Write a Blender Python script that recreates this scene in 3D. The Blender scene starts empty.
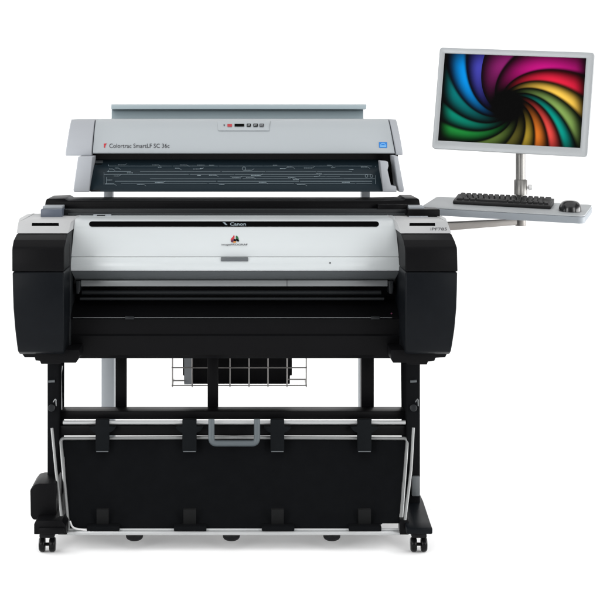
import bpy, bmesh, math, random
from mathutils import Vector, Matrix, Euler
random.seed(7)
R = math.radians
C = bpy.context.scene.collection
# ---------------------------------------------------------------- measuring
# the photo is frontal: 3 mm per photo pixel on the plane Y = 0, camera 5 m in front of it,
# 1.35 m above the floor, straight in front of the middle of the printer (column 235).
D, EYE, CX, HR = 5.0, 1.35, 235.0, 102.0
def W(px, row, Y):
    k = .003 * (D + Y) / D
    return Vector(((px - CX) * k, Y, EYE - (row - HR) * k))
# ---------------------------------------------------------------- materials
MATS = {}
def mat(name, col, rough=.5, spec=.5, metal=0., bump=0., bscale=900, var=.0, emit=None, coat=0., stretch=None):
    m = bpy.data.materials.new(name); m.use_nodes = True
    nt = m.node_tree; b = nt.nodes['Principled BSDF']
    b.inputs['Base Color'].default_value = (*col, 1)
    b.inputs['Roughness'].default_value = rough
    b.inputs['Specular IOR Level'].default_value = spec
    b.inputs['Metallic'].default_value = metal
    b.inputs['Coat Weight'].default_value = coat
    tc = nt.nodes.new('ShaderNodeTexCoord')
    mp = nt.nodes.new('ShaderNodeMapping'); nt.links.new(tc.outputs['Object'], mp.inputs['Vector'])
    if stretch: mp.inputs['Scale'].default_value = stretch
    n = nt.nodes.new('ShaderNodeTexNoise'); n.inputs['Scale'].default_value = 9; n.inputs['Detail'].default_value = 6
    nt.links.new(mp.outputs[0], n.inputs['Vector'])
    mr = nt.nodes.new('ShaderNodeMapRange')
    mr.inputs['To Min'].default_value = max(0, rough - .07); mr.inputs['To Max'].default_value = min(1, rough + .07)
    nt.links.new(n.outputs['Fac'], mr.inputs['Value']); nt.links.new(mr.outputs[0], b.inputs['Roughness'])
    if var:
        mx = nt.nodes.new('ShaderNodeMix'); mx.data_type = 'RGBA'
        mx.inputs['A'].default_value = (*[c * (1 - var) for c in col], 1)
        mx.inputs['B'].default_value = (*[min(1, c * (1 + var)) for c in col], 1)
        n3 = nt.nodes.new('ShaderNodeTexNoise'); n3.inputs['Scale'].default_value = 30; n3.inputs['Detail'].default_value = 8
        nt.links.new(mp.outputs[0], n3.inputs['Vector'])
        nt.links.new(n3.outputs['Fac'], mx.inputs['Factor']); nt.links.new(mx.outputs['Result'], b.inputs['Base Color'])
    if bump:
        n2 = nt.nodes.new('ShaderNodeTexNoise'); n2.inputs['Scale'].default_value = bscale; n2.inputs['Detail'].default_value = 2
        nt.links.new(mp.outputs[0], n2.inputs['Vector'])
        bp = nt.nodes.new('ShaderNodeBump'); bp.inputs['Strength'].default_value = bump; bp.inputs['Distance'].default_value = .0006
        nt.links.new(n2.outputs['Fac'], bp.inputs['Height']); nt.links.new(bp.outputs[0], b.inputs['Normal'])
    MATS[name] = m
    return m
mat('white_plastic', (.485, .515, .525), .32, .5, bump=.08)
mat('light_cover_plastic', (.40, .405, .41), .45, .35, bump=.12)
mat('scanner_plastic', (.335, .362, .38), .38, .45, bump=.12)
mat('scanner_cap_plastic', (.325, .34, .365), .45, .3, bump=.12)
mat('guide_plastic', (.29, .35, .375), .4, .3)
mat('black_plastic', (.0032, .0032, .0037), .42, .06, bump=.15, var=.15)
mat('navy_plastic', (.0048, .0057, .0071), .36, .06, bump=.15, var=.15)
mat('gloss_black', (.004, .004, .0045), .25, .12)
mat('dark_trim', (.012, .0135, .015), .4, .15, bump=.1)
mat('grey_trim', (.085, .094, .10), .4, .3, bump=.1)
mat('rail_metal', (.18, .19, .195), .35, .5, .4, stretch=(.3, 8, 8))
mat('fabric_black', (.0042, .0046, .0053), .9, .04, bump=.6, bscale=1500, var=.2)
mat('strap_black', (.0058, .0068, .0078), .8, .05, bump=.6, bscale=900, var=.2)
mat('tab_grey', (.0075, .0078, .0082), .8, .1, bump=.5)
mat('tube_silver', (.42, .43, .435), .35, .6, .45, stretch=(.4, 6, 6), var=.08)
mat('tube_grey', (.20, .205, .205), .38, .5, .4, stretch=(6, 6, .4), var=.06)
mat('leg_black', (.0065, .0068, .0075), .8, .0, bump=.1)
mat('slot_black', (.003, .003, .0032), .9, .0)
mat('handle_grey', (.068, .083, .092), .45, .4, bump=.1)
mat('stand_grey', (.27, .29, .31), .5, .35, bump=.2, var=.04)
mat('box_slate', (.085, .10, .13), .4, .3)
mat('wire_metal', (.30, .29, .28), .35, .6, .5)
mat('brushed_metal', (.20, .195, .185), .38, .5, .75, stretch=(1, 1, 40), var=.1)
mat('arm_metal', (.17, .16, .15), .42, .5, .6, stretch=(1, 30, 30), var=.1)
mat('bezel_silver', (.31, .325, .335), .4, .5, .25, bump=.1)
mat('tray_grey', (.30, .315, .325), .5, .3, bump=.2, var=.03)
mat('tray_edge', (.20, .22, .24), .5, .3)  # darker copy of the tray plastic, edge shade put into the colour
mat('key_black', (.0075, .0075, .008), .5, .2, bump=.2)
mat('mouse_black', (.008, .008, .009), .22, .45)
mat('knob_white', (.6, .6, .6), .4, .4)
mat('rubber_black', (.006, .006, .007), .6, .12, var=.2)
mat('glass_dark', (.009, .017, .023), .35, .1)
mat('glass_marks', (.21, .26, .29), .5, .1)
mat('ink_dark', (.055, .055, .06), .7, .05)
mat('ink_black', (.005, .005, .005), .9, .0)
mat('ink_red', (.42, .03, .04), .5, .2)
mat('ink_green', (.02, .11, .04), .5, .2)
mat('ink_blue', (.02, .17, .50), .5, .2)
mat('ink_skyblue', (.25, .50, .75), .5, .2)
mat('ink_white', (.62, .64, .65), .5, .2)
mat('ink_orange', (.55, .22, .05), .5, .2)
mat('ink_plum', (.10, .02, .05), .5, .2)
mat('seam', (.015, .016, .018), .6, .1)
mat('backdrop_paper', (.96, .96, .96), .9, .05, bump=.05, bscale=300)
# ---------------------------------------------------------------- mesh helpers
def new(): return bmesh.new()
def finish(name, bm, m, parent=None, bevel=0., seg=2, ang=35, smooth=True, bang=30):
    bmesh.ops.remove_doubles(bm, verts=bm.verts, dist=1e-5)
    bmesh.ops.recalc_face_normals(bm, faces=bm.faces)
    if bevel:
        es = [e for e in bm.edges if len(e.link_faces) == 2 and e.calc_face_angle(0) > R(bang)]
        bmesh.ops.bevel(bm, geom=es, offset=bevel, segments=seg, profile=.5, affect='EDGES', clamp_overlap=True)
        bmesh.ops.recalc_face_normals(bm, faces=bm.faces)
    for f in bm.faces: f.smooth = smooth
    for e in bm.edges:
        if len(e.link_faces) != 2 or e.calc_face_angle(0) > R(ang): e.smooth = False
    me = bpy.data.meshes.new(name); bm.to_mesh(me); bm.free()
    me.materials.append(MATS[m])
    o = bpy.data.objects.new(name, me); C.objects.link(o)
    if parent:
        o.parent = parent
        o.matrix_parent_inverse = world_of(parent).inverted()
    return o
def world_of(o):
    m = o.matrix_basis.copy()
    if o.parent: m = world_of(o.parent) @ o.matrix_parent_inverse @ m
    return m
def thing(name, label, cat, loc, rot=(0, 0, 0)):
    o = bpy.data.objects.new(name, None); C.objects.link(o); o.empty_display_size = .05
    o.location = loc; o.rotation_euler = rot; o['label'] = label; o['category'] = cat
    return o
def cube(bm, x0, x1, y0, y1, z0, z1, M=None):
    vs = [bm.verts.new(Vector((x, y, z)) if M is None else M @ Vector((x, y, z))) for x in (x0, x1) for y in (y0, y1) for z in (z0, z1)]
    for f in ((0, 1, 3, 2), (4, 6, 7, 5), (0, 4, 5, 1), (2, 3, 7, 6), (0, 2, 6, 4), (1, 5, 7, 3)):
        bm.faces.new([vs[i] for i in f])
def pbox(bm, xa, xb, ra, rb, Y0, Y1):           # photo pixels measured on its front face
    a = W(xa, ra, Y0); b = W(xb, rb, Y0)
    cube(bm, a.x, b.x, Y0, Y1, b.z, a.z)
def prism(bm, pts, Y0, Y1):                      # outline in photo pixels on the front face, pushed straight back
    f = [bm.verts.new(W(x, r, Y0)) for x, r in pts]
    g = [bm.verts.new((v.co.x, Y1, v.co.z)) for v in f]
    bm.faces.new(f); bm.faces.new(g[::-1])
    n = len(f)
    for i in range(n):
        j = (i + 1) % n
        bm.faces.new((f[i], g[i], g[j], f[j]))
def skin(bm, prof, Yb, tb=None):                 # prof: (Y, row, xl, xr) top to bottom
    L = [bm.verts.new(W(xl, r, Y)) for Y, r, xl, xr in prof]
    Q = [bm.verts.new(W(xr, r, Y)) for Y, r, xl, xr in prof]
    Lb = [bm.verts.new((v.co.x, Yb, v.co.z)) for v in L]
    Qb = [bm.verts.new((v.co.x, Yb, v.co.z)) for v in Q]
    for i in range(len(prof) - 1):
        bm.faces.new((L[i], L[i+1], Q[i+1], Q[i])); bm.faces.new((Lb[i], Qb[i], Qb[i+1], Lb[i+1]))
        bm.faces.new((L[i], Lb[i], Lb[i+1], L[i+1])); bm.faces.new((Q[i], Q[i+1], Qb[i+1], Qb[i]))
    bm.faces.new((L[0], Q[0], Qb[0], Lb[0])); bm.faces.new((L[-1], Lb[-1], Qb[-1], Q[-1]))
def tube(bm, pts, r, n=12, close=True):
    pts = [Vector(p) for p in pts]; rings = []
    t0 = (pts[1] - pts[0]).normalized()
    up = Vector((0, 0, 1)) if abs(t0.z) < .9 else Vector((0, 1, 0))
    u = t0.cross(up).normalized()
    for i, p in enumerate(pts):
        a = pts[max(i-1, 0)]; b = pts[min(i+1, len(pts)-1)]
        t = (b - a).normalized()
        u = (u - t * u.dot(t)).normalized(); v = t.cross(u)
        rr = r[i] if isinstance(r, (list, tuple)) else r
        rings.append([bm.verts.new(p + (u * math.cos(k * 2 * math.pi / n) + v * math.sin(k * 2 * math.pi / n)) * rr) for k in range(n)])
    for i in range(len(rings) - 1):
        for k in range(n):
            bm.faces.new((rings[i][k], rings[i][(k+1) % n], rings[i+1][(k+1) % n], rings[i+1][k]))
    if close: bm.faces.new(rings[0][::-1]); bm.faces.new(rings[-1])
def rounded(pts, rad, n=5):                      # round the corners of a polyline (world points)
    pts = [Vector(p) for p in pts]; out = [pts[0]]
    for i in range(1, len(pts) - 1):
        a, b, c = pts[i-1], pts[i], pts[i+1]
        d1 = min(rad, (a-b).length * .45); d2 = min(rad, (c-b).length * .45)
        p = b + (a-b).normalized() * d1; q = b + (c-b).normalized() * d2
        for k in range(n + 1):
            t = k / n; out.append(p * (1-t)**2 + b * 2*t*(1-t) + q * t*t)
    return out + [pts[-1]]
def lerp_prof(prof, row):
    for a, b in zip(prof, prof[1:]):
        if a[1] <= row <= b[1]:
            t = (row - a[1]) / (b[1] - a[1]); return a[0] + (b[0] - a[0]) * t
    return prof[0][0] if row < prof[0][1] else prof[-1][0]
def on(prof, px, row, off=.0015): return W(px, row, lerp_prof(prof, row) - off)
def sheet(bm, prof, pts, off=.0015, th=.004):    # thin plate that follows a curved front; outline in photo pixels
    rows = sorted(set([p[1] for p in pts] + [q[1] for q in prof if min(p[1] for p in pts) < q[1] < max(p[1] for p in pts)]))
    f = [bm.verts.new(on(prof, x, r, off)) for x, r in pts]
    g = [bm.verts.new(v.co + Vector((0, th, 0))) for v in f]
    bm.faces.new(f); bm.faces.new(g[::-1]); n = len(f)
    for i in range(n):
        j = (i+1) % n; bm.faces.new((f[i], g[i], g[j], f[j]))
def capsule(x0, x1, r0, r1, n=6):
    rr = (r1 - r0) / 2; c = (r0 + r1) / 2; out = []
    for k in range(n + 1):
        a = -math.pi/2 + math.pi * k / n; out.append((x1 - rr + rr * math.cos(a), c + rr * math.sin(a)))
    for k in range(n + 1):
        a = math.pi/2 + math.pi * k / n; out.append((x0 + rr + rr * math.cos(a), c + rr * math.sin(a)))
    return out
def writing(name, s, prof, x0, x1, r0, r1, m, parent, off=.0022, bold=0.):
    cu = bpy.data.curves.new(name, 'FONT'); cu.body = s; cu.size = 1; cu.offset = bold; cu.resolution_u = 3
    to = bpy.data.objects.new('tmp', cu); C.objects.link(to)
    bpy.context.view_layer.update()
    me = bpy.data.meshes.new_from_object(to.evaluated_get(bpy.context.evaluated_depsgraph_get()))
    bpy.data.objects.remove(to)
    bm = bmesh.new(); bm.from_mesh(me)
    xs = [v.co.x for v in bm.verts]; ys = [v.co.y for v in bm.verts]
    ax, bx, ay, by = min(xs), max(xs), min(ys), max(ys)
    for v in bm.verts:
        px = x0 + (v.co.x - ax) / (bx - ax) * (x1 - x0); row = r1 - (v.co.y - ay) / (by - ay) * (r1 - r0)
        v.co = on(prof, px, row, off)
    return finish(name, bm, m, parent)
# ================================================================ BACKDROP
bm = new(); prof = [(-7, 0)] + [(4.5 + 2.0 * math.sin(a), 2.0 - 2.0 * math.cos(a)) for a in [R(x) for x in range(0, 91, 6)]] + [(6.5, 7)]
L = [bm.verts.new((-13, y, z)) for y, z in prof]; Q = [bm.verts.new((13, y, z)) for y, z in prof]
for i in range(len(prof) - 1): bm.faces.new((L[i], Q[i], Q[i+1], L[i+1]))
bd = finish('floor', bm, 'backdrop_paper', ang=60); bd['kind'] = 'structure'
if bd.data.polygons[0].normal.z < 0: bd.data.flip_normals()
# ================================================================ PRINTER
P = thing('large_format_printer', 'wide black and white large format printer on a wheeled stand with a black media basket', 'printer', (0, .2, 0))
# --- side housings
LT = [(.30, 218.2, 19.5, 71.5), (.10, 222, 18.2, 71), (-.03, 233.3, 16.3, 68)]
RT = [(.30, 218.2, 396, 446), (.10, 222, 396.6, 447.5), (-.03, 233.3, 400.5, 451.5)]
LU = [(-.028, 233.6, 16.8, 67.5), (-.075, 240, 13.5, 66), (-.10, 247, 12.2, 64.5), (-.103, 250, 12, 64.2), (-.11, 271.7, 12, 64)]
RU = [(-.028, 233.6, 401, 451.5), (-.075, 240, 403.2, 454.5), (-.10, 247, 404.8, 457), (-.103, 250, 405, 457.3), (-.11, 271.7, 405.3, 457.8)]
LL = [(-.11, 272.1, 12.3, 64), (-.115, 290, 12.6, 64), (-.115, 308, 13.2, 64), (-.11, 330, 15, 64), (-.095, 345, 16.8, 64), (-.08, 352, 17.8, 64), (-.06, 354, 19, 64)]
RL = [(-.11, 272.1, 405.3, 457.5), (-.115, 290, 405.3, 457.2), (-.115, 308, 405.3, 456.6), (-.11, 330, 405.3, 454.6), (-.095, 345, 405.3, 452.3), (-.08, 352, 405.3, 451), (-.06, 354, 405.3, 450)]
for T_, U_, L_, sx in ((LT, LU, LL, (32, 58.7)), (RT, RU, RL, (409.6, 435))):
    bm = new(); skin(bm, T_, .5); tc = finish('top_cover', bm, 'light_cover_plastic', P, .004, 3)
    bm = new(); sheet(bm, T_, [(sx[0], 223), (sx[1], 223), (sx[1] + .3, 226), (sx[0] - .3, 226)], .001, .004)
    finish('vent_slot', bm, 'slot_black', tc)
    bm = new(); skin(bm, U_, .5); finish('ink_door', bm, 'black_plastic', P, .0035, 3, bang=15)
    bm = new(); skin(bm, L_, .5); finish('side_housing', bm, 'navy_plastic', P, .0045, 3)
writing('model_name', 'iPF785', RT, 430.5, 447, 227.6, 230.4, 'ink_dark', P, .003)
bm = new(); prism(bm, [(19.5, 350), (22.5, 354.5), (24.5, 357.3), (34.7, 357.3), (35.5, 360.6), (40, 361), (41, 364), (60, 364), (61, 362.8), (76, 362.8), (79, 358.5), (79, 350)], -.04, .45)
finish('base_plate', bm, 'black_plastic', P, .0015)
bm = new(); prism(bm, [(391, 350), (391, 358.5), (393, 362.8), (406, 362.8), (408, 364.6), (427, 364.6), (428, 361.6), (434.5, 361), (435.5, 358), (445.5, 357.2), (446.5, 354.5), (449, 353.6), (450, 350)], -.04, .45)
finish('base_plate', bm, 'black_plastic', P, .0015)
# --- top cover
def xl(r): return 75 - (r - 217) * (5 / 53.)
def xr(r): return 395 + (r - 217) * (5 / 53.)
def cp(lst): return [(Y, r, xl(r), xr(r)) for Y, r in lst]
CU = cp([(.34, 217), (.24, 219), (.19, 221.6), (.15, 226.5), (.122, 234), (.10, 244), (.088, 256.6)])
CL = cp([(.086, 257.1), (.078, 263), (.076, 268), (.080, 270.8)])
bm = new(); skin(bm, CU, .5); cov = finish('front_cover', bm, 'white_plastic', P, .003, 3, ang=50, bang=45)
bm = new(); skin(bm, CL, .5); finish('cover_lip', bm, 'white_plastic', cov, .0015, 2, ang=50, bang=45)
bm = new()
sheet(bm, CU, capsule(89, 379, 221.4, 226.6), .002, .006); finish('top_slot', bm, 'slot_black', cov)
writing('maker_name', 'Canon', CU, 230, 246, 222.4, 225.6, 'glass_marks', cov, .004, .02)
bm = new(); sheet(bm, CU, [(222.6, 222.3), (225, 222.3), (227.4, 225), (225.6, 225)], .004, .001); finish('maker_mark', bm, 'glass_marks', cov)
# emblem of coloured petals with a line of small writing
for i, (x, r, a, w, h, m) in enumerate([(232.2, 239.6, 35, 1.2, 2.4, 'ink_red'), (233.6, 238.0, 10, .9, 2.0, 'ink_red'), (232.8, 241.3, 65, 1.3, 2.4, 'ink_plum'), (235.0, 241.2, -10, 1.1, 1.7, 'ink_black'), (237.3, 239.0, -18, 1.25, 2.6, 'ink_green'), (237.7, 240.8, -55, 1.0, 1.9, 'ink_black'), (234.4, 242.6, 80, .8, 1.6, 'ink_orange')]):
    bm = new(); pts = []
    for k in range(14):
        t = k * 2 * math.pi / 14; u = w * math.cos(t); v = h * math.sin(t) * (1 - .15 * math.sin(t))
        ca, sa = math.cos(R(a)), math.sin(R(a)); pts.append((x + u * ca - v * sa, r - .5 + u * sa + v * ca))
    sheet(bm, CU, pts, .0016 + i * .0002, .001); finish('emblem_petal', bm, m, cov)
writing('series_name', 'imagePROGRAF', CU, 221.5, 247.6, 243.6, 246.0, 'ink_dark', cov, .004, .012)
# recessed handle
bm = new(); pbox(bm, 221, 248, 257.5, 261.3, .0762, .10); finish('handle_recess', bm, 'grey_trim', cov, .0006)
bm = new(); sheet(bm, CL, [(329.5, 262.2), (330.7, 262.2), (330.7, 263.6), (329.5, 263.6)], .002, .001); finish('indicator_mark', bm, 'seam', cov)
# --- output slot
bm = new(); skin(bm, [(.088, 271.2, 71, 399.5), (.12, 277, 74, 396.5), (.15, 282, 76, 394)], .5); finish('cover_underside', bm, 'grey_trim', P, .002)
bm = new(); pbox(bm, 80.5, 388, 280.2, 286.6, .125, .19); finish('guide_rail', bm, 'rail_metal', P, .003, 3)
bm = new(); pbox(bm, 286.8, 287.3, 279.9, 286.8, .1242, .13); finish('rail_seam', bm, 'seam', P)
bm = new(); pbox(bm, 70.5, 399, 283, 300, .21, .5); finish('slot_wall', bm, 'black_plastic', P, .002)
bm = new(); tube(bm, [W(82, 292.6, .15), W(381, 292.6, .15)], .0075, 20); finish('exit_roller', bm, 'dark_trim', P)
bm = new(); tube(bm, [W(80, 298.8, .125), W(384, 298.8, .125)], .0045, 20); finish('exit_roller', bm, 'dark_trim', P)
for x0, x1 in ((75.6, 80.2), (388.5, 393.5)):
    bm = new(); prism(bm, [(x0, 281), (x1, 281), (x1, 288), (x1 - 1, 294), (x0 + .8, 294)], .118, .21); finish('rail_bracket', bm, 'dark_trim', P, .002)
for x0, x1 in ((66.5, 70.4), (400.2, 404)):
    bm = new(); pbox(bm, x0, x1, 236, 357, .06, .5); finish('inner_side_panel', bm, 'dark_trim', P, .003)
FP = [(.20, 300, 71, 399.5), (.13, 306, 71, 399.5), (.075, 316.4, 71, 399.5), (.068, 317.2, 71, 399.5), (.070, 318.2, 71, 399.5), (.082, 319, 71, 399.5), (.084, 334, 71, 399.5), (.078, 336, 71, 399.5), (.09, 355, 71, 399.5), (.11, 358.3, 71, 399.5)]
bm = new(); skin(bm, FP, .5); fp = finish('front_panel', bm, 'black_plastic', P, ang=25)
bm = new(); a = W(73, 317.5, .07); b = W(392, 317.5, .07); tube(bm, [a, b], .0016, 8); finish('panel_shine_line', bm, 'rail_metal', fp)  # pale thread added as a painted shine along the panel ridge
bm = new(); pbox(bm, 125, 134, 316.6, 319.4, .064, .08); finish('latch', bm, 'dark_trim', fp, .001)
bm = new(); pbox(bm, 371, 380, 316.6, 319.4, .064, .08); finish('latch', bm, 'dark_trim', fp, .001)
bm = new(); tube(bm, [W(391.5, 313.5, .085), W(391.5, 313.5, .095)], .0024, 12); finish('indicator_lamp', bm, 'ink_plum', fp)
# --- roll feed behind
bm = new(); prism(bm, [(44.8, 206.5), (45.4, 202), (46.6, 199), (64, 198.4), (68, 200.6), (377, 200.8), (404, 200.2), (405.5, 198.4), (418, 198.4), (419.2, 199.5), (420.3, 206), (420.3, 219), (44.8, 219)], .47, .68)
roll = finish('roll_feed_cover', bm, 'black_plastic', P, .003, 2)
bm = new(); pbox(bm, 64, 407, 209.2, 216, .42, .468); finish('roll_feed_tray', bm, 'dark_trim', roll, .002)
bm = new(); pbox(bm, 68, 405, 213.8, 214.4, .415, .42); finish('tray_edge', bm, 'grey_trim', roll)
bm = new(); pbox(bm, 378, 408, 204.5, 216, .43, .469); finish('roll_holder', bm, 'black_plastic', roll, .003)
bm = new(); pbox(bm, 40.6, 62, 209.2, 219, .36, .46); b_ = finish('tank_box', bm, 'box_slate', P, .003)
bm = new(); pbox(bm, 42.5, 62.2, 206.2, 208.8, .38, .46); finish('box_lid', bm, 'stand_grey', b_, .002)
bm = new(); pbox(bm, 408.2, 440, 209.4, 219, .36, .46); b_ = finish('control_panel', bm, 'black_plastic', P, .003)
bm = new(); pbox(bm, 409, 424.5, 206.2, 209, .39, .465); finish('panel_back', bm, 'stand_grey', b_, .002)
bm = new(); pbox(bm, 409, 428, 216.2, 219, .345, .359); finish('panel_base', bm, 'stand_grey', b_, .001)
bm = new(); pbox(bm, 93, 111, 214.6, 218, .39, .412); lv = finish('release_lever', bm, 'stand_grey', P, .002)
bm = new(); pbox(bm, 97, 105, 215, 216.4, .387, .392); finish('lever_grip', bm, 'gloss_black', lv)
# --- stand
for s, (xa, xb) in ((-1, (47.3, 59.3)), (1, (405.6, 420.2))):
    bm = new(); prism(bm, [(xa, 352), (xb, 352), (xb - (.6 if s < 0 else .0), 526), (xa + (.0 if s < 0 else 2), 526)], .14, .30)
    lg = finish('leg', bm, 'leg_black', P, .006, 3)
    xc = 51.5 if s < 0 else 413.5
    bm = new(); tube(bm, [W(xc - 3.2, 381.5, .134), W(xc + 3.2, 381, .134)], .004, 10); finish('leg_clip', bm, 'grey_trim', lg)
    bm = new(); tube(bm, [W(xc, 408, .10), W(xc, 408, .14)], .011, 16); finish('pivot_knob', bm, 'dark_trim', lg, .002)
    bm = new(); tube(bm, rounded([W(xc + 2, 402, .125), W(xc + 4.5, 398, .12), W(xc + 4.6, 406, .12)], .01), .0016, 8); finish('pivot_lever', bm, 'rail_metal', lg)
    # foot runs front to back
    x0, x1 = ((38.5, 64.5) if s < 0 else (406.5, 432.6))
    a = W(x0, 528, -.06); b = W(x1, 534.3, -.06)
    bm = new(); xc_ = (a.x + b.x) / 2; hw = (b.x - a.x) / 2
    st = [(-.06, 1, b.z, a.z), (.0, 1, b.z, a.z + .004), (.16, .92, b.z, a.z + .03), (.30, .92, b.z, a.z + .03), (.56, .8, b.z, a.z + .004), (.62, .8, b.z, a.z)]
    rs = [[bm.verts.new((xc_ + q * hw * w, y, z)) for q, z in ((-1, z0), (1, z0), (1, z1), (-1, z1))] for y, w, z0, z1 in st]
    for p, q in zip(rs, rs[1:]):
        for k in range(4): bm.faces.new((p[k], p[(k+1) % 4], q[(k+1) % 4], q[k]))
    bm.faces.new(rs[0][::-1]); bm.faces.new(rs[-1])
    ft = finish('foot', bm, 'navy_plastic' if s > 0 else 'black_plastic', P, .004, 2)
    for yc in (0.0, .52):
        cx = W(47.3 if s < 0 else 418.8, 540, 0).x
        rw = .0225
        bm = new(); tube(bm, [(cx, yc, .05), (cx, yc, .074)], .009, 12); cube(bm, cx - .0225, cx + .0225, yc - .014, yc + .02, .045, .058)
        cs = finish('caster', bm, 'rubber_black', P, .003)
        for q in (-1, 1):
            bm = new(); n = 24
            tube(bm, [(cx + q * .0065, yc + .004, rw), (cx + q * .010, yc + .004, rw), (cx + q * .020, yc + .004, rw), (cx + q * .0245, yc + .004, rw)], [rw * .86, rw, rw, rw * .82], n)
            finish('wheel', bm, 'gloss_black', cs, ang=50)
        bm = new(); tube(bm, [(cx - .024, yc + .004, rw), (cx + .024, yc + .004, rw)], .005, 10); finish('axle', bm, 'rubber_black', cs)
bm = new(); pbox(bm, 412, 419.8, 476.5, 496.5, .128, .15); finish('leg_bracket', bm, 'grey_trim', P, .003)
bm = new(); prism(bm, [(30, 490), (34, 485), (39, 483.8), (56, 483.8), (56, 520), (33, 520), (30.5, 516)], .02, .18)
finish('drain_box', bm, 'black_plastic', P, .004, 3)
bm = new(); prism(bm, [(34, 524), (36, 521), (62, 521), (66, 526), (66, 534.3), (34, 534.3)], -.05, .12); finish('box_bracket', bm, 'black_plastic', P, .002)
bm = new(); pbox(bm, 56, 411, 411.4, 419.4, .18, .26); finish('crossbar', bm, 'black_plastic', P, .003)
for xa, xb in ((115.5, 126.3), (207.6, 218.2), (361.3, 374)):
    bm = new(); pbox(bm, xa, xb, 345, 414, .27, .31); finish('support_strut', bm, 'black_plastic', P, .002)
bm = new(); tube(bm, rounded([W(62, 366, .22), W(60.4, 373, .21), W(61.2, 411, .21)], .02), .0035, 10); finish('cable_tube', bm, 'tube_silver', P)
# --- media basket
bm = new(); tube(bm, [W(63, 422.4, .14), W(405.5, 422.4, .14)], .0062, 14); finish('basket_rod', bm, 'tube_silver', P)
bm = new(); pbox(bm, 58, 408, 425.6, 435.8, .155, .2); finish('basket_beam', bm, 'black_plastic', P, .003)
bm = new(); tube(bm, rounded([W(68.7, 531, .02), W(60.6, 438.4, .15), W(234, 437.4, .15), W(407.5, 438.4, .15), W(400.5, 531, .02)], .012), .0054, 12)
finish('basket_frame', bm, 'tube_grey', P)
for pts in ([(52, 428), (56, 470), (62.3, 524)], [(413.4, 427.7), (411, 470), (404.5, 524)]):
    bm = new(); tube(bm, [W(x, r, y) for (x, r), y in zip(pts, (.11, .08, .0))], .0045, 12); finish('basket_arm', bm, 'tube_grey', P)
    x = pts[-1][0]; bm = new(); pbox(bm, x - 4.5, x + 4.5, 521, 534.8, -.01, .04); finish('hinge_block', bm, 'black_plastic', P, .002)
# fabric, hanging and slightly slack
bm = new(); N, Mr = 80, 30; g = []
for j in range(Mr + 1):
    t = j / Mr; row = []
    for i in range(N + 1):
        s_ = i / N
        xlft = 62.5 + 7.5 * t; xrgt = 405.5 - 6.5 * t
        px = xlft + (xrgt - xlft) * s_
        rb = 529.5 - (6.0 * max(0, min(1, (px - 377) / 3)) if px < 398 else 6) * (1 if px > 377 else 0)
        r = 437.6 + (rb - 437.6) * t
        sag = .03 * math.sin(math.pi * t) * math.sin(math.pi * s_) ** .5 + .004 * math.sin(9 * s_ + 3 * t) * math.sin(math.pi * t) + .0025 * math.sin(31 * s_ + 5 * t * t)
        Y = .158 - .13 * t + sag
        row.append(bm.verts.new(W(px, r, Y)))
    g.append(row)
for j in range(Mr):
    for i in range(N): bm.faces.new((g[j][i], g[j][i+1], g[j+1][i+1], g[j+1][i]))
ret = bmesh.ops.solidify(bm, geom=bm.faces[:], thickness=.003)
bag = finish('basket_cloth', bm, 'fabric_black', P, ang=50)
for xa, xb in ((95.5, 109), (182.3, 196.5), (270.5, 284.3), (357.5, 371.5)):
    bm = new(); xm = (xa + xb) / 2
    prism(bm, [(xa, 419.6), (xb, 419.6), (xb, 426.5), (xb + 7, 427.3), (xb + 4, 431), (xb, 433), (xb, 452.3), (xa, 452.3), (xa, 433), (xa - 4, 431), (xa - 7, 427.3), (xa, 426.5)], .122, .148)
    st = finish('strap', bm, 'strap_black', P, .002)
    bm = new(); pbox(bm, xa + .8, xb - .8, 451.2, 452, .119, .123); finish('strap_stitch', bm, 'grey_trim', st)
    bm = new(); pbox(bm, xa + 1, xb - .5, 509.5, 525, .030, .05); finish('cloth_tab', bm, 'tab_grey', bag, .001)
    bm = new(); pbox(bm, xm - 15.5, xm + 17, 526.5, 531.2, .002, .045); finish('bar_clip', bm, 'fabric_black', P, .002)
bm = new(); pbox(bm, 67, 400.5, 531.4, 535.2, .008, .04); bb = finish('bottom_bar', bm, 'tube_silver', P, .002)
bm = new(); tube(bm, [W(66.5, 530, .022), W(400.5, 530, .022)], .0052, 12); finish('bottom_rod', bm, 'tube_silver', bb)
bm = new(); tube(bm, rounded([W(70, 521, .012), W(72.5, 528.5, .008), W(90, 530.4, .006)], .02), .0028, 10); finish('end_hook', bm, 'knob_white', bb)
for x in (134.5, 231.3, 331.8):
    bm = new(); c = W(x, 535.2, .03)
    vs = []; n = 20
    prof_ = [(.026, 0), (.0255, -.006), (.022, -.011), (.015, -.015), (.006, -.0165)]
    rings = [[bm.verts.new((c.x + r_ * math.cos(k * 2 * math.pi / n), c.y + r_ * .8 * math.sin(k * 2 * math.pi / n), c.z + dz)) for k in range(n)] for r_, dz in prof_]
    for p, q in zip(rings, rings[1:]):
        for k in range(n): bm.faces.new((p[k], p[(k+1) % n], q[(k+1) % n], q[k]))
    bm.faces.new(rings[0]); bm.faces.new(rings[-1][::-1])
    finish('bar_foot', bm, 'rubber_black', bb, ang=60)
bm = new(); tube(bm, rounded([W(211.4, 419, .095), W(211.4, 443.4, .085), W(257, 443.4, .085), W(257, 419, .095)], .016, 6), .0095, 14)
hd = finish('handle', bm, 'handle_grey', P, ang=60)
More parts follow.
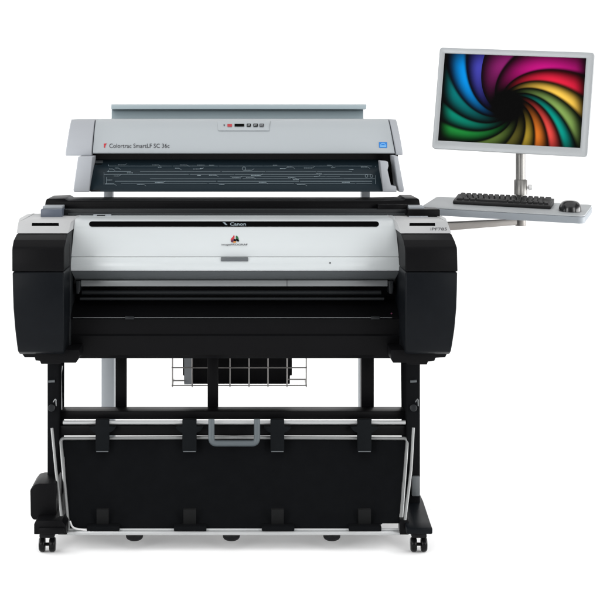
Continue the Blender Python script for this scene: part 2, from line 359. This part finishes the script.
# --- wire rack under the body
bm = new()
def wire(p, q, r=.0022): tube(bm, [p, q], r, 8)
for x in (172.5, 192.2, 230, 249, 268, 287, 306.3): wire(W(x, 352, .38), W(x, 387, .38))
wire(W(171.5, 367.6, .377), W(307, 367.6, .377)); wire(W(171.5, 385.4, .377), W(307, 385.4, .377), .002)
wire(W(172.5, 380.6, .38), W(185, 380.6, .40)); wire(W(288, 379.4, .40), W(306.3, 379.4, .38))
for x in (172.5, 306.3): wire(W(x, 385.4, .38), W(x, 385.4, .38) + Vector((0, .12, .0)))
finish('wire_basket', bm, 'wire_metal', P)
bm = new(); prism(bm, [(182.8, 350), (292, 350), (292, 375.5), (290, 375.5), (290, 384), (184, 384), (184, 375.5), (182.8, 375.5)], .42, .47); bn = finish('waste_bin', bm, 'black_plastic', P, .002)
bm = new(); pbox(bm, 184.2, 192, 350, 384.4, .412, .4195); finish('bin_label', bm, 'stand_grey', bn)
# ================================================================ SCANNER
S = thing('large_format_scanner', 'silver grey wide sheet scanner on its own stand behind and above the printer', 'scanner', (0, .8, 0))
SL = [(.80, 119.2, 95.9, 388.2), (.775, 122, 95.4, 389), (.745, 128, 94.6, 390.4), (.71, 138, 93.6, 392.4), (.68, 150, 92.7, 394.6), (.68, 153.6, 92.5, 395.2)]
bm = new(); skin(bm, SL, 1.0); lid = finish('lid', bm, 'scanner_plastic', S, .003, 3, ang=50, bang=50)
SCL = [(.795, 119.4, 71, 94.9), (.77, 122, 70.4, 94.4), (.735, 128, 69.2, 93.6), (.695, 138, 67.6, 92.6), (.672, 150, 65.8, 91.7), (.672, 155.8, 65.2, 91.5)]
SCR = [(.795, 119.4, 389.2, 396.3), (.77, 122, 390, 397.2), (.735, 128, 391.4, 398.4), (.695, 138, 393.4, 400.4), (.672, 150, 395.6, 402.5), (.672, 155, 396.2, 403)]
for q in (SCL, SCR):
    bm = new(); skin(bm, q, 1.02); finish('end_cap', bm, 'scanner_cap_plastic', S, .004, 3, ang=50, bang=40)
bm = new(); skin(bm, [(.83, 119.8, 92, 393), (.78, 130, 91, 395), (.76, 150, 90, 398), (.72, 154, 88, 398), (.74, 190, 84, 399)], .98); finish('inner_frame', bm, 'gloss_black', S)
# return guide
bm = new(); skin(bm, [(1.02, 104.2, 111.2, 366.4), (.985, 105.2, 111.2, 366.6), (.98, 109, 111.2, 366.2), (1.0, 109.5, 112, 365)], 1.06); rg = finish('return_guide', bm, 'guide_plastic', S, .0015, 2)
bm = new(); skin(bm, [(1.03, 109.3, 111.6, 363.3), (1.01, 113, 111.6, 363.3), (.99, 121, 111.6, 363.3)], 1.05); finish('guide_plate', bm, 'guide_plastic', rg)
# lower bed
BD = [(.72, 159.6, 102.6, 380.4), (.66, 168, 102.2, 381), (.60, 184, 101.6, 382.2), (.59, 191.8, 101.3, 382.8)]
bm = new(); skin(bm, [(Y + .002, r, a_ - 11, b_) for Y, r, a_, b_ in BD], .95); bed = finish('scan_bed', bm, 'glass_dark', S, .001)
bm = new(); sheet(bm, BD, [(94, 160.3), (103, 160.3), (102.8, 163), (93.8, 163)], .001, .001); finish('bed_plate', bm, 'grey_trim', bed)
bm = new(); sheet(bm, BD, [(91.9, 164), (101.6, 164), (100.2, 191), (90.8, 191)], .0008, .001); finish('bed_end_strip', bm, 'gloss_black', bed)
# printed lines and tick marks on the bed
bm = new()
def mark(x0, r0, x1, r1, w=.35):
    for a, b in (((x0, r0), (x1, r1)),):
        d = Vector((x1 - x0, r1 - r0)); nrm = Vector((-d.y, d.x)).normalized() * w / 2
        vs = [on(BD, x0 + nrm.x, r0 + nrm.y, .0012), on(BD, x1 + nrm.x, r1 + nrm.y, .0012), on(BD, x1 - nrm.x, r1 - nrm.y, .0012), on(BD, x0 - nrm.x, r0 - nrm.y, .0012)]
        bm.faces.new([bm.verts.new(v) for v in vs])
for row, xa, xb, w in ((166.0, 109, 372, .28), (171.4, 107, 131, .25), (171.6, 140, 352, .22), (174.3, 104, 371, .25), (176.4, 230, 340, .18), (178.7, 150, 375, .22), (181.2, 115, 372, .3), (183.4, 121, 372, .2)):
    x = xa
    while x < xb:
        ln = random.uniform(40, 110); mark(x, row, min(x + ln, xb), row, w * random.uniform(.8, 1.1)); x += ln + random.uniform(.5, 1.5)
mark(108.5, 164.5, 108.5, 172.2, .35); mark(106.6, 177, 106.6, 184, .3); mark(104.0, 172, 104.0, 184.5, .22); mark(375.5, 166, 375.5, 184, .25)
for x, r in ((112, 169), (118, 168), (121, 164.9), (110, 180), (108, 183.9), (117, 176), (130, 172.9), (140, 184.4), (155, 165), (161, 167.3), (158, 182.6), (178, 168.2), (183, 165), (196, 169), (200, 165.1), (203, 168.4), (212, 165.2), (200, 175.4), (212, 175.2), (222, 184.4), (235, 177.6), (247, 170.2), (249, 177.5), (254, 175.4), (262, 182.4), (276, 165.2), (283, 168.6), (290, 167), (307, 168), (300, 184.4), (317, 176.5), (319, 173.3), (291, 177.4), (296, 179.7), (330, 165.2), (334, 167.8), (345, 182.4), (352, 169.5), (364, 167)):
    x0 = x - 3                                    # a short line of tiny print with a leader
    for q in range(random.randint(4, 8)):
        wd_ = random.uniform(.35, 1.1); mark(x0, r, x0 + wd_, r, .55); x0 += wd_ + .3
    if random.random() < .5: mark(x0, r, x0 + 2.2, r + random.choice((-1.6, 1.6)), .22)
for cx_, cr_, rr_ in ((244, 168.6, 1.7), (366.5, 176, 1.4), (371.5, 176, 1.4)):
    for k in range(12):
        a_, b_ = k * math.pi / 6, (k + 1) * math.pi / 6; mark(cx_ + rr_ * math.cos(a_), cr_ + rr_ * math.sin(a_), cx_ + rr_ * math.cos(b_), cr_ + rr_ * math.sin(b_), .3)
finish('bed_markings', bm, 'glass_marks', bed)
bm = new(); prism(bm, [(78, 156.6), (92.4, 156.6), (91.6, 166), (89.2, 192.2), (74.2, 192.2), (73.2, 190.4)], .575, .93); finish('lower_cap', bm, 'scanner_cap_plastic', S, .003, 3)
bm = new(); prism(bm, [(393.8, 156), (398, 156), (404.2, 189.5), (403.4, 192.2), (399.3, 192.2), (397.6, 184)], .575, .93); finish('lower_cap', bm, 'scanner_cap_plastic', S, .003, 3)
bm = new(); prism(bm, [(380.2, 161), (388, 161.6), (388.6, 166), (387.6, 170), (391, 185.4), (396.2, 186.2), (396.8, 192.2), (383.2, 192.2)], .577, .66); finish('media_stop', bm, 'scanner_cap_plastic', S, .0025, 2)
# control panel on the lid
bm = new(); sheet(bm, SL, [(216.6, 121), (271, 121), (270.2, 124), (269.6, 130.6), (218.2, 130.6), (217.4, 124)], .005, .012); cpn = finish('button_panel', bm, 'scanner_plastic', lid, .0018, 2)
def deco(name, x0, x1, r0, r1, m, off=.0075):
    bm = new(); sheet(bm, SL, [(x0, r0), (x1, r0), (x1, r1), (x0, r1)], off, .002); return finish(name, bm, m, cpn)
deco('power_button', 223.6, 224.8, 124.4, 125.6, 'ink_dark'); deco('status_light', 227.4, 232, 124, 126.6, 'ink_red')
deco('display', 234.6, 244.2, 123.8, 126.4, 'ink_black')
for x0, x1, m in ((246.8, 250.8, 'ink_black'), (253.4, 257.8, 'ink_black'), (259.6, 263.8, 'ink_dark')):
    b_ = deco('button', x0, x1, 123.6, 126.6, m)
    for q in (.32, .62):
        xx = x0 + (x1 - x0) * q; deco('button_icon', xx - .35, xx + .35, 124.3, 126.2 - q, 'scanner_plastic', .0092)
writing('scanner_name', 'Colortrac SmartLF SC 36c', SL, 109.3, 169.5, 143.6, 147.8, 'ink_dark', lid)
bm = new(); sheet(bm, SL, [(103.8, 143.6), (106.8, 143.2), (105.4, 145.4), (105, 147.8), (104, 147.6)], .0018, .001); finish('brand_flag', bm, 'ink_red', lid)
bm = new(); sheet(bm, SL, [(379, 142), (387, 142), (387.2, 147.8), (379.2, 147.8)], .0018, .001); stk = finish('blue_sticker', bm, 'ink_blue', lid)
bm = new()
for k in range(7):
    a_, b_ = math.pi * (1.05 + .13 * k), math.pi * (1.05 + .13 * (k + 1))
    pts = [(383 + 2.6 * math.cos(a_), 145.2 + 2.2 * math.sin(a_)), (383 + 2.6 * math.cos(b_), 145.2 + 2.2 * math.sin(b_)), (383 + 2.1 * math.cos(b_), 145.2 + 1.7 * math.sin(b_)), (383 + 2.1 * math.cos(a_), 145.2 + 1.7 * math.sin(a_))]
    bm.faces.new([bm.verts.new(on(SL, x, r, .0026)) for x, r in pts])
finish('sticker_arc', bm, 'ink_skyblue', stk)
bm = new(); sheet(bm, SL, [(380, 145.6), (386.2, 145.6), (386.2, 146.6), (380, 146.6)], .0026, .0005); finish('sticker_band', bm, 'ink_skyblue', stk)
# stand of the scanner
for xa, xb in ((101.3, 114), (359.6, 372)):
    bm = new(); a = W(xa, 0, .8).x; b = W(xb, 0, .8).x; cube(bm, a, b, .80, .88, .02, 1.0)
    cl = finish('stand_column', bm, 'stand_grey', S, .004)
    bm = new(); cube(bm, a + .008, b - .006, .81, .87, 1.001, W(0, 188, .8).z); finish('column_neck', bm, 'stand_grey', cl, .003)
    bm = new(); cube(bm, a, b, .62, 1.15, .0, .019); finish('stand_foot', bm, 'stand_grey', cl, .003)
bm = new(); cube(bm, W(114.2, 0, .8).x, W(359.4, 0, .8).x, .83, .86, .12, .17); finish('stand_crossbar', bm, 'stand_grey', S, .003)
# ================================================================ WORKSTATION: tray, arm, keyboard, mouse, monitor
FL = W(421, 206.5, .55)
TR = Euler((R(3.4), R(2.15), R(-17)), 'XYZ')
TM = Matrix.Translation(FL) @ TR.to_matrix().to_4x4()
Tt = thing('workstation_tray', 'grey tilted keyboard shelf on a metal arm reaching out right of the printer', 'keyboard tray', FL, TR)
def rr_plate(bm, x0, x1, y0, y1, z0, z1, rad, M, n=6):
    pts = []
    for cx_, cy_, a0 in ((x1 - rad, y1 - rad, 0), (x0 + rad, y1 - rad, 90), (x0 + rad, y0 + rad, 180), (x1 - rad, y0 + rad, 270)):
        for k in range(n + 1):
            a = R(a0 + 90 * k / n); pts.append((cx_ + rad * math.cos(a), cy_ + rad * math.sin(a)))
    A = [bm.verts.new(M @ Vector((x, y, z1))) for x, y in pts]; B = [bm.verts.new(M @ Vector((x, y, z0))) for x, y in pts]
    bm.faces.new(A); bm.faces.new(B[::-1]); m_ = len(A)
    for i in range(m_): bm.faces.new((A[i], B[i], B[(i+1) % m_], A[(i+1) % m_]))
bm = new(); rr_plate(bm, .0004, .5346, .0004, .2996, -.0042, 0, .022, TM); finish('tray', bm, 'tray_grey', Tt, .0016, 3)
bm = new(); rr_plate(bm, 0, .535, 0, .30, -.0275, -.0044, .022, TM); finish('tray_shaded_edge', bm, 'tray_edge', Tt, .003, 3)  # lower body in the darker copy, so the front edge looks shaded
pole = Vector((.982, .732, 0))
tz = (TM @ Vector((.294, .28, 0))).z
ztop = W(0, 120, .73).z
bm = new(); tube(bm, [(pole.x, pole.y, tz - .002), (pole.x, pole.y, ztop)], .0163, 28); pl = finish('pole', bm, 'brushed_metal', Tt, ang=60)
z0, z1 = W(0, 195.5, .73).z, W(0, 179.5, .73).z
bm = new(); tube(bm, [(pole.x, pole.y, tz - .001), (pole.x, pole.y, z0 + .002), (pole.x, pole.y, z0 + .003), (pole.x, pole.y, z1 - .003), (pole.x, pole.y, z1)], [.0165, .0168, .0225, .0225, .020], 28); finish('pole_clamp', bm, 'brushed_metal', pl, ang=40)
bm = new(); tube(bm, [(pole.x + .021, pole.y - .004, z0 + .028), (pole.x + .026, pole.y - .004, z0 + .028), (pole.x + .027, pole.y - .004, z0 + .028), (pole.x + .038, pole.y - .004, z0 + .028)], [.004, .004, .010, .009], 16); finish('clamp_knob', bm, 'knob_white', pl, ang=40)
# arm under the tray
zb = W(0, 226, .73).z; 
a0 = W(432, 231.6, .66); a1 = W(432, 222.6, .66); b0 = W(517, 224.8, .732); b1 = W(517, 218.6, .732)
bm = new()
ring = []
for lo, hi, hw in ((a0, a1, .018), (b0, b1, .014)):
    ring.append([bm.verts.new((lo.x, lo.y - hw, lo.z)), bm.verts.new((lo.x, lo.y + hw, lo.z)), bm.verts.new((hi.x, hi.y + hw, hi.z)), bm.verts.new((hi.x, hi.y - hw, hi.z))])
for k in range(4): bm.faces.new((ring[0][k], ring[0][(k+1) % 4], ring[1][(k+1) % 4], ring[1][k]))
bm.faces.new(ring[0][::-1]); bm.faces.new(ring[1])
arm = finish('arm', bm, 'arm_metal', Tt, .004, 3)
bm = new(); tube(bm, [(pole.x, pole.y, zb), (pole.x, pole.y, tz - .024)], .0185, 24); finish('arm_hub', bm, 'arm_metal', arm, .002, ang=50)
bm = new(); cube(bm, a0.x - .05, a0.x + .012, a0.y - .024, a0.y + .15, a0.z - .012, a1.z + .012); finish('arm_mount', bm, 'arm_metal', arm, .004)
# keyboard
KM = TM @ Matrix.Translation((.088, .108, .0012)) @ Matrix.Rotation(R(1.0), 4, 'Z')
KB = thing('keyboard', 'black full size keyboard lying on the grey tray below the monitor', 'keyboard', KM.translation, KM.to_euler())
kw, kd = .326, .126
bm = new()
for pts in (0,):
    s_ = [(0, 0), (kd, 0), (kd, .019), (kd - .004, .021), (.012, .012), (0, .009)]
    A = [bm.verts.new(KM @ Vector((0, y, z))) for y, z in s_]; B = [bm.verts.new(KM @ Vector((kw, y, z))) for y, z in s_]
    bm.faces.new(A); bm.faces.new(B[::-1])
    for i in range(6): bm.faces.new((A[i], B[i], B[(i+1) % 6], A[(i+1) % 6]))
kb = finish('keyboard_case', bm, 'key_black', KB, .002, 2)
rows_ = 6
for j in range(rows_):
    y = .016 + j * .0178; z = .0125 + (y - .012) * .082
    x = .008; cells = []
    ncell = 17
    if j == 0: wd = [1.3, 1.2, 1.2, 6, 1.2, 1.2, 1.3, 1, 1, 1, 1]
    else: wd = [[2, 1.8, 1.5, 1, 1][j-1]] + [1] * 14 + [1.2]
    tot = sum(wd); u = (kw - .016) / tot
    for w in wd:
        bm = new(); w_ = w * u
        # tapered cap
        q = [(x + .0009, y + .0009, z), (x + w_ - .0009, y + .0009, z), (x + w_ - .0009, y + .0165, z + .0013), (x + .0009, y + .0165, z + .0013)]
        t_ = [(x + .0032, y + .003, z + .0050), (x + w_ - .0032, y + .003, z + .0050), (x + w_ - .0032, y + .0145, z + .0060), (x + .0032, y + .0145, z + .0060)]
        A = [bm.verts.new(KM @ Vector(p)) for p in q]; B = [bm.verts.new(KM @ Vector(p)) for p in t_]
        bm.faces.new(A[::-1]); bm.faces.new(B)
        for i in range(4): bm.faces.new((A[i], A[(i+1) % 4], B[(i+1) % 4], B[i]))
        finish('key', bm, 'key_black', KB, .0007, 1)
        x += w_
# mouse
MM = TM @ Matrix.Translation((.478, .112, .0)) @ Matrix.Rotation(R(8), 4, 'Z')
MO = thing('computer_mouse', 'glossy black mouse on the right end of the grey tray', 'mouse', MM.translation, MM.to_euler())
def dome(bm, lx, ly, h, M, n=28, m_=9, z0=.001):
    rings = []
    for j in range(m_):
        f = j / (m_ - 1) * math.pi / 2
        rings.append([])
        for k in range(n):
            a = k * 2 * math.pi / n; ce, se = math.cos(a), math.sin(a)
            ex = math.copysign(abs(ce) ** .8, ce) * lx; ey = math.copysign(abs(se) ** .85, se) * ly
            cr = math.cos(f) ** .55
            hh = h * math.sin(f) * (1 - .22 * (ey * cr / ly))
            if j == m_ - 1: cr = .02
            rings[-1].append(bm.verts.new(M @ Vector((ex * cr, ey * cr, z0 + hh))))
    for p, q in zip(rings, rings[1:]):
        for k in range(n): bm.faces.new((p[k], p[(k+1) % n], q[(k+1) % n], q[k]))
    bm.faces.new(rings[-1]); bm.faces.new(rings[0][::-1])
bm = new(); dome(bm, .037, .052, .033, MM); finish('mouse_shell', bm, 'mouse_black', MO, ang=70)
bm = new(); cc = Vector((0, .028, .0235)); tube(bm, [MM @ (cc + Vector((-.004, 0, 0))), MM @ (cc + Vector((.004, 0, 0)))], .006, 16); finish('scroll_wheel', bm, 'rubber_black', MO)
# monitor
MC = W(512.5, 101.4, .68)
MR = Euler((R(-9), R(2.5), R(-20)), 'XYZ')
MMt = Matrix.Translation(MC) @ MR.to_matrix().to_4x4()
MN = thing('monitor', 'silver framed widescreen monitor tilted clockwise showing a rainbow swirl', 'monitor', MC, MR)
mw, mh = .2648, .177
def face_plate(bm, hw, hh, y0, y1, M, rad, n=5, cx_=0, cz_=0):
    pts = []
    for sx, sz, a0 in ((1, 1, 0), (-1, 1, 90), (-1, -1, 180), (1, -1, 270)):
        for k in range(n + 1):
            a = R(a0 + 90 * k / n); pts.append((cx_ + sx * (hw - rad) + rad * math.cos(a), cz_ + sz * (hh - rad) + rad * math.sin(a)))
    A = [bm.verts.new(M @ Vector((x, y0, z))) for x, z in pts]; B = [bm.verts.new(M @ Vector((x, y1, z))) for x, z in pts]
    bm.faces.new(A); bm.faces.new(B[::-1]); q = len(A)
    for i in range(q): bm.faces.new((A[i], B[i], B[(i+1) % q], A[(i+1) % q]))
bm = new(); face_plate(bm, mw - .004, mh - .004, .010, .036, MMt, .012); sh = finish('back_shell', bm, 'bezel_silver', MN, .004, 2)
sw, shh = .2425, .1527; sz = .0047; sx0 = -.0038
bm = new()
def ringpts(hw, hh, rad, cz, n=5, cx=0):
    pts = []
    for sx, sz_, a0 in ((1, 1, 0), (-1, 1, 90), (-1, -1, 180), (1, -1, 270)):
        for k in range(n + 1):
            a = R(a0 + 90 * k / n); pts.append((cx + sx * (hw - rad) + rad * math.cos(a), cz + sz_ * (hh - rad) + rad * math.sin(a)))
    return pts
O = ringpts(mw, mh, .010, 0); I = ringpts(sw, shh, .0008, sz, 5, sx0)
layers = [[bm.verts.new(MMt @ Vector((x, y, z))) for x, z in pts] for pts, y in ((O, .0097), (O, -.008), (I, -.006), (I, .0097))]
for p, q in zip(layers, layers[1:]):
    for k in range(len(p)): bm.faces.new((p[k], p[(k+1) % len(p)], q[(k+1) % len(p)], q[k]))
for k in range(len(O)): bm.faces.new((layers[0][k], layers[3][k], layers[3][(k+1) % len(O)], layers[0][(k+1) % len(O)]))
finish('bezel', bm, 'bezel_silver', MN, .0015, 2, ang=45, bang=50)
bm = new(); cube(bm, -.03, .03, .036, .06, -.05, .03, MMt); finish('mount_bracket', bm, 'rubber_black', sh, .003)
# screen picture: sixteen curved coloured blades fanning out of a dark centre
m = bpy.data.materials.new('screen_picture'); m.use_nodes = True; nt = m.node_tree; MATS['screen'] = m
for n_ in list(nt.nodes): nt.nodes.remove(n_)
def N(t, **kw):
    n_ = nt.nodes.new(t)
    for k, v in kw.items(): setattr(n_, k, v)
    return n_
def math_(op, a, b=None, c=None, clamp=False):
    n_ = N('ShaderNodeMath', operation=op); n_.use_clamp = clamp
    for i, v in enumerate((a, b, c)):
        if v is None: continue
        if isinstance(v, (int, float)): n_.inputs[i].default_value = v
        else: nt.links.new(v, n_.inputs[i])
    return n_.outputs[0]
tc = N('ShaderNodeTexCoord'); sp = N('ShaderNodeSeparateXYZ'); nt.links.new(tc.outputs['Object'], sp.inputs[0])
PXS = .00103            # metres per pixel of the enlarged photo crop
x = math_('SUBTRACT', sp.outputs['X'], -.0155); z = math_('SUBTRACT', sp.outputs['Z'], -.016)
x = math_('DIVIDE', x, PXS); z = math_('DIVIDE', z, PXS)
r = math_('SQRT', math_('ADD', math_('MULTIPLY', x, x), math_('MULTIPLY', z, z)))
th = math_('ARCTAN2', z, x)
phi = math_('ADD', math_('MULTIPLY', th, 180 / math.pi), math_('MULTIPLY', math_('LOGARITHM', math_('DIVIDE', r, 100.0), math.e), 50.0))
fr = math_('FRACT', math_('DIVIDE', math_('SUBTRACT', 150.0, phi), 360.0))
blades = [(128, (.30, .015, .17)), (75, (.52, .005, .20)), (53, (.68, .012, .045)), (37, (.85, .52, .07)), (19, (.20, .33, .08)), (3, (.0, .28, .22)), (-9, (.72, .06, .05)), (-29, (.82, .20, .02)), (-50, (.62, .42, .04)), (-71, (.22, .20, .03)), (-104, (.20, .33, .06)), (-125, (.01, .22, .035)), (-142, (.0, .20, .13)), (-163, (.0, .15, .15)), (-187, (.0, .24, .68)), (-208, (.05, .05, .38))]
cr = N('ShaderNodeValToRGB'); cr.color_ramp.interpolation = 'EASE'
el = cr.color_ramp.elements
tt = [((140 - p) % 360) / 360 for p, _ in blades]
bd_ = [0] + [(tt[i] + tt[i+1]) / 2 for i in range(15)] + [1]
stops = []
for i in range(16):
    stops.append((bd_[i] + .0008, tuple(c * .015 for c in blades[i][1]))); stops.append((bd_[i+1] - .011, blades[i][1]))
while len(el) > 1: el.remove(el[-1])
el[0].position = 0
for i, (p, c) in enumerate(stops):
    e = el[0] if i == 0 else el.new(min(p, .9999)); e.color = (*c, 1)
nt.links.new(fr, cr.inputs[0])
def sstep(v, a, b):
    n_ = N('ShaderNodeMapRange', interpolation_type='SMOOTHSTEP'); nt.links.new(v, n_.inputs['Value'])
    n_.inputs['From Min'].default_value = a; n_.inputs['From Max'].default_value = b; return n_.outputs[0]
br = math_('MULTIPLY', sstep(r, 48, 180), sstep(r, 345, 175))
ax_ = math_('ABSOLUTE', sp.outputs['X'])
br = math_('MULTIPLY', br, sstep(ax_, .246, .20))
em = N('ShaderNodeEmission'); br = math_('MULTIPLY', br, sstep(math_('ABSOLUTE', math_('SUBTRACT', sp.outputs['Z'], .0047)), .19, .10)); nt.links.new(cr.outputs[0], em.inputs['Color']); nt.links.new(math_('MULTIPLY', br, 1.25), em.inputs['Strength'])
gl = N('ShaderNodeBsdfPrincipled'); gl.inputs['Base Color'].default_value = (.0015, .0015, .0015, 1); gl.inputs['Roughness'].default_value = .35; gl.inputs['Specular IOR Level'].default_value = .015
ad = N('ShaderNodeAddShader'); nt.links.new(em.outputs[0], ad.inputs[0]); nt.links.new(gl.outputs[0], ad.inputs[1])
ou = N('ShaderNodeOutputMaterial'); nt.links.new(ad.outputs[0], ou.inputs['Surface'])
bm = new(); cube(bm, sx0 - sw + .0002, sx0 + sw - .0002, -.0035, .0095, sz - shh + .0002, sz + shh - .0002)
scr = finish('screen', bm, 'screen'); scr.parent = MN
# ================================================================ LIGHT
w = bpy.data.worlds.new('World'); bpy.context.scene.world = w; w.use_nodes = True
w.node_tree.nodes['Background'].inputs[0].default_value = (1, 1, 1, 1); w.node_tree.nodes['Background'].inputs[1].default_value = .12
def area(name, loc, tgt, sx, sy, power):
    l = bpy.data.lights.new(name, 'AREA'); l.shape = 'RECTANGLE'; l.size = sx; l.size_y = sy; l.energy = power
    o = bpy.data.objects.new(name, l); C.objects.link(o); o.location = loc
    o.rotation_euler = (Vector(tgt) - Vector(loc)).to_track_quat('-Z', 'Y').to_euler()
    return o
area('overhead_softbox', (0, -2.0, 5.2), (0, -1.6, 0), 10, 9, 400)
area('backdrop_softbox', (0, 3.6, 4.8), (0, 6.0, 1.2), 16, 2, 290)
area('low_left_fill', (-2.7, .3, .75), (0, .2, 0), 2.4, 1.1, 70)  # added fill lamp, thins the floor shadow under the printer
area('low_right_fill', (2.9, .3, .75), (0, .2, 0), 2.4, 1.1, 75)  # same added fill from the other side, also lightening the floor shadow
area('left_softbox', (-3.0, -4.6, 1.9), (0, .2, .8), 1.8, 2.4, 122)
area('right_softbox', (3.4, -4.6, 1.9), (.2, .2, .8), 1.8, 2.4, 116)
# ================================================================ CAMERA
cam = bpy.data.cameras.new('camera'); co = bpy.data.objects.new('camera', cam); C.objects.link(co)
co.location = (0, -D, EYE); co.rotation_euler = (R(90), 0, 0)
cam.sensor_width = 36; cam.lens = 100; cam.shift_x = (300 - CX) / 600; cam.shift_y = -(300 - HR) / 600
cam.clip_end = 60
sc = bpy.context.scene; sc.camera = co
sc.view_settings.view_transform = 'Standard'; sc.view_settings.look = 'None'; sc.view_settings.exposure = 0; sc.view_settings.gamma = 1
